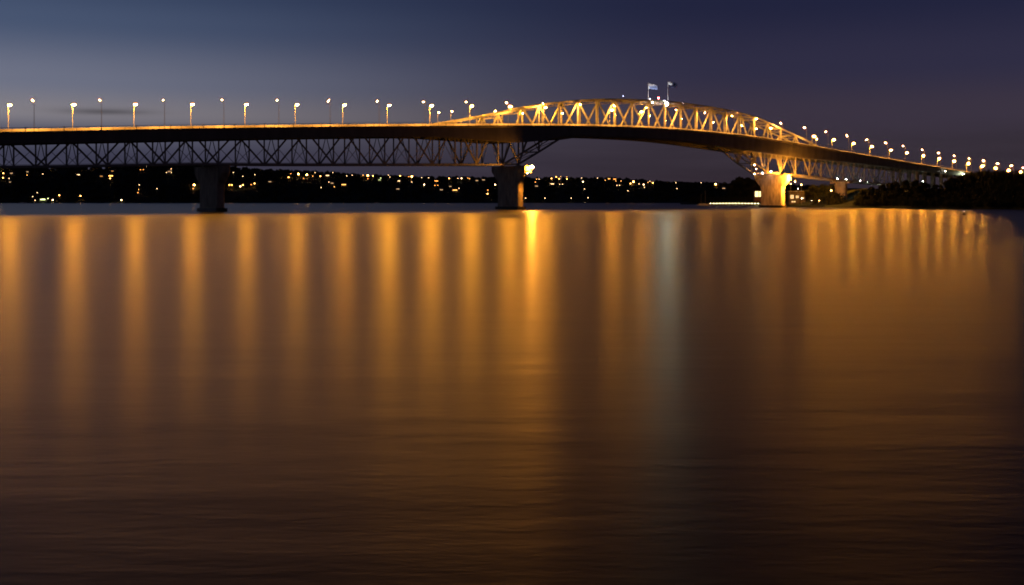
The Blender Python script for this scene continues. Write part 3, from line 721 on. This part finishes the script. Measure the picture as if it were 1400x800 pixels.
# undergrowth and lower wood that reads as one mass
pts, szs = [], []
for _ in range(900):
    x = rng.uniform(1168, 1430); d = 5 + 70 * rng.random(); Yv = Yf(x) + d
    h = rng.uniform(2.0, 4.5) + d * .045 * (1 if x > 1200 else .4); w = rng.uniform(2.2, 4.6)
    pts.append((X_of(x, Yv), Yv, head_z(x, Yv) + h * .4)); szs.append((w * .6, w * .6, h * .6))
for _ in range(520):
    x = rng.uniform(1300, 1460); Yv = Yf(x) + rng.uniform(80, 330)
    h = rng.uniform(5, 9); w = rng.uniform(5, 9)
    pts.append((X_of(x, Yv), Yv, head_z(x, Yv) + h * .35)); szs.append((w * .6, w * .6, h * .55))
for _ in range(420):
    x = rng.uniform(945, 1150); Yv = Yf(x) + rng.uniform(20, 260)
    if 1035 < x < 1112 and Yv < Yf(x) + 90: continue
    h = rng.uniform(4, 10); w = rng.uniform(5, 10)
    pts.append((X_of(x, Yv), Yv, head_z(x, Yv) + h * .35)); szs.append((w * .6, w * .6, h * .55))
def leaf_mass(name, pts, sizes, m, per, seed):
    r = np.random.default_rng(seed); n = len(pts) * per
    P = np.repeat(np.array(pts), per, 0); S = np.repeat(np.array(sizes), per, 0)
    d = r.normal(0, 1, (n, 3)); d /= np.linalg.norm(d, axis=1)[:, None]
    c = P + d * S * (r.uniform(.35, 1.12, (n, 1)))
    u = r.normal(0, 1, (n, 3)); u /= np.linalg.norm(u, axis=1)[:, None]
    v = np.cross(u, d); v /= np.linalg.norm(v, axis=1)[:, None] + 1e-6
    q = r.uniform(.4, 1.0, (n, 1)) * np.minimum(1.2, S[:, :1] * .32)
    V = np.stack([c - u*q - v*q*.6, c + u*q - v*q*.5, c + u*q*.8 + v*q*.8, c - u*q*.7 + v*q*.6], 1).reshape(-1, 3)
    me = bpy.data.meshes.new(name); me.from_pydata(V.tolist(), [], np.arange(n * 4).reshape(-1, 4).tolist()); me.materials.append(m)
    o = bpy.data.objects.new(name, me); COL.objects.link(o); o['kind'] = 'stuff'; return o
ug = leaf_mass('shore_undergrowth', pts, szs, LEAF, 46, 5); tag(ug, 'dark scrub and low bushes along the headland shore', 'scrub')

# buildings and lamps of the headland
def lit_building(x, Yv, gz, w, d, h, wins, label, wm, rm, wc, roof='gable'):
    o = empty('waterfront_building', (X_of(x, Yv), Yv, gz), -.12)
    g = MB(); g.box((0, d / 2, h / 2 - .5), (w, d, h + 1)); g.build('wall', wm, o)
    g = MB(); g.box((0, d / 2, h + .16), (w + 1.2, d + 1.2, .3)); g.build('roof', rm, o)
    for (cx, cz, ww, wh) in wins:
        f = MB(); f.box((cx, -.03, cz), (ww + .3, .16, wh + .3)); fo = f.build('window', RAILM, o)
        q = MB(); q.box((cx, -.12, cz), (ww, .06, wh)); q.build('pane', wc, fo)
        b = MB(); b.box((cx, -.17, cz), (.14, .05, wh)); b.box((cx, -.17, cz), (ww, .044, .14)); b.build('glazing_bar', RAILM, fo)
    tag(o, label, 'building'); return o
YW = glow('yellow_window', (1, .80, .33), 2.6, False)
lit_building(1037.5, 1035, 5.0, 8.5, 9, 9.5, [(-2.0, 6.3, 3.2, 5.2), (2.0, 6.3, 3.2, 5.2)], 'building with tall bright yellow windows just left of the right pier', WALLM[2], ROOFM[0], YW)
lit_building(1090, 868, 2.0, 13, 9, 10.5, [(-4.2, 6.0, 2.6, 3.0), (0, 6.0, 2.2, 2.0), (4.2, 5.0, 2.4, 1.2), (-3, 2.0, 3.4, 1.0)], 'pale flat-roofed building with lit windows right of the right pier', mat('dull_render', (.16, .14, .11), .8, .2, .6), BARRIER,
             glow('dim_window', (1, .74, .36), .9, False))
def shore_lamp(x, y, Yv, gz, matl, label, r=.4, group=None, name='shore_lamp', sampled=None):
    z = CAM_H + (HZ - y) * Yv / F_PX; o = empty(name, (X_of(x, Yv), Yv, gz)); H = z - gz
    g = MB(); g.tube([(0, 0, -.5), (0, 0, H - r * .7)], [.12, .08], 6); g.build('pole', POLEM, o)
    g = MB(); g.lathe([(r * .45, -r * .8), (r, -r * .15), (r * .9, r * .35), (r * .4, r * .85)], n=8); g.build('lamp_globe', matl, o, True).location = (0, 0, H)
    return tag(o, label, 'lamp', group)
HL = glow('headland_lamp', (1, .50, .14), 26, False); HW = glow('headland_white', WHITE, 20, False)
for x, y, Yv, m, r, lab in ((1081, 251.5, 900, HL, .45, 'orange lamp above the pale building, nearest the right pier'), (1095.5, 252.6, 890, HL, .6, 'orange lamp above the right end of the pale building'),
                            (1091, 258.0, 862, HW, .3, 'small white lamp at the roof edge of the pale building'), (1096, 271.5, 840, HW, .3, 'small white lamp on the shore below the pale building'),
                            (1110.5, 274.2, 815, HW, .5, 'bright white lamp on the shore right of the pale building'), (1120, 274.3, 812, HL, .28, 'faint orange lamp low on the shore before the land pier'),
                            (1136.5, 260.6, 800, HL, .55, 'single orange lamp among trees left of the land pier')):
    shore_lamp(x, y, Yv, head_z(x, Yv), m, lab, r)
sx, szv = s_of(1292.5, -3), 0
for x, y, t, m, r, lab in ((1292.5, 234.2, -1.0, HW, .5, 'white lamp just under the deck edge near the bridge end'), (1317.5, 238.6, -1.0, glow('abutment_lamp', GREENISH, 140), .6, 'greenish white lamp at the bridge abutment above the trees'),
                           (1355.5, 240.2, 3.0, HW, .5, 'white lamp on the approach road beyond the bridge end')):
    s, z = at(x, y, t); o = empty('approach_lamp', W(s, t, z - 2.5))
    g = MB(); g.tube([(0, 0, -6), (0, 0, 2.2)], [.12, .08], 6); g.build('pole', POLEM, o)
    g = MB(); g.lathe([(r * .5, -r * .8), (r, -r * .15), (r * .9, r * .35), (r * .4, r * .85)], n=8); g.build('lamp_globe', m, o, True).location = (0, 0, 2.5)
    tag(o, lab, 'lamp')

# ------------------------------------------------------------------ marina jetty, boats, buoy
YJ = 985.0
def JX(x): return X_of(x, YJ)
j = empty('jetty', (JX(1004), YJ, 0)); w = JX(1040) - JX(968)
g = MB(); g.box((0, 0, 1.0), (w, 2.6, .3)); g.build('boardwalk', WOODM, j)
g = MB()
for k in range(15):
    for yy in (-1.0, 1.0): g.tube([(-w / 2 + .6 + k * (w - 1.2) / 14, yy, -2), (-w / 2 + .6 + k * (w - 1.2) / 14, yy, .86)], .17, 6)
g.build('pile_supports', WOODM, j)
g = MB(); g.box((0, 1.2, 2.1), (w, .1, .1)); g.box((0, 1.2, 1.65), (w, .08, .08))
for k in range(22): g.box((-w / 2 + .2 + k * (w - .4) / 21, 1.2, 1.6), (.1, .09, .9))
g.build('handrail', mat('white_rail', (.6, .6, .52), .5, .1, 1), j)
tag(j, 'lit timber jetty with white handrail reaching left from the right pier', 'jetty')
JB = glow('jetty_bead', (1, .92, .45), 26, False)
proto = None
for k in range(16):
    x = 971 + k * 4.35; yv = 278.6 - k * .13
    z = CAM_H + (HZ - yv) * YJ / F_PX
    if proto is None:
        proto = empty('jetty_lamp'); g = MB(); g.box((0, 0, .45), (.16, .16, .9)); g.build('post', RAILM, proto)
        g = MB(); g.lathe([(.1, .92), (.26, 1.0), (.26, 1.25), (.1, 1.35)], n=8); g.build('lamp_globe', JB, proto, True); o = proto
    else: o = copy_tree(proto)
    o.location = (JX(x), YJ - .9 - (k % 2) * .1, 1.15)
    tag(o, f'small yellowish bollard lamp on the jetty, {ORD[k]} from left', 'lamp', 'bollard lamps on the jetty')
def sailboat(x, Yv, L, label, mast=True, rot=0):
    o = empty('sailing_boat' if mast else 'motor_boat', (X_of(x, Yv), Yv, 0), rot)
    secs = []
    for u in np.linspace(0, 1, 9):
        wd = .32 * L / 2 * (math.sin(math.pi * min(1, .18 + u * .82)) ** .7 if u < .98 else .03) * (1 if u < .6 else 1 - (u - .6) * 1.6)
        secs.append((u * L - L / 2, max(.03, wd), .95 + .3 * u))
    vs, fs = [], []
    for xx, wd, zz in secs: vs += [(xx, -wd, zz), (xx, -wd * .6, -.3), (xx, wd * .6, -.3), (xx, wd, zz)]
    for i in range(8):
        for q in range(4): fs.append((i*4+q, i*4+(q+1) % 4, (i+1)*4+(q+1) % 4, (i+1)*4+q))
    fs += [(3, 2, 1, 0), (32, 33, 34, 35)]
    g = MB(); g.add(vs, fs); g.build('hull', HULL, o)
    g = MB(); g.box((-.05 * L, 0, 1.45), (.36 * L, .16 * L, .8)); g.build('cabin', HULL, o)
    if mast:
        g = MB(); g.tube([(.05 * L, 0, .8), (.05 * L, 0, 1.35 * L)], [.09, .06], 6); g.build('mast', POLEM, o)
        g = MB(); g.tube([(.05 * L, 0, 2.2), (-.35 * L, 0, 2.2)], [.07, .06], 6); g.build('boom', POLEM, o)
    tag(o, label, 'boat')
sailboat(958, 1080, 9, 'moored sailing boat with a bare mast left of the jetty, farther one', rot=.4)
sailboat(963.5, 1045, 11, 'moored sailing boat with a tall bare mast just left of the jetty', rot=.1)
sailboat(110, 2060, 15, 'pale moored boat by the far shore below the second bright deck lamp', False, .05)
sailboat(31, 2070, 17, 'pale moored boat by the far shore near the left edge', False, -.1)
sailboat(864, 1500, 9, 'pale moored boat below the middle of the main span', False, .1)
sailboat(831, 1560, 8, 'pale moored boat below the main span, left of another one', False, 0)
sailboat(515, 2040, 9, 'pale moored boat by the far shore below the eighth bright deck lamp', False, 0)
yb = 366.0
b = empty('navigation_buoy', (X_of(1318, yb), yb, 0))
g = MB(); g.lathe([(.25, -.6), (.62, -.3), (.66, .25), (.5, .42), (.2, .5)], n=16); g.build('float', mat('dark_buoy_paint', (.05, .03, .02), .4, .2, 2), b, True)
g = MB(); g.lathe([(.2, .5), (.12, 1.05)], n=10); g.build('tower', mat('dark_buoy_paint', (0, 0, 0)), b)
g = MB(); g.lathe([(.13, 1.05), (.22, 1.15), (.22, 1.35), (.1, 1.48)], n=10); g.build('lantern', glow('buoy_lantern', (1, .8, .6), .9, False), b, True)
tag(b, 'small dark buoy with a pale lantern floating alone at the right', 'buoy')
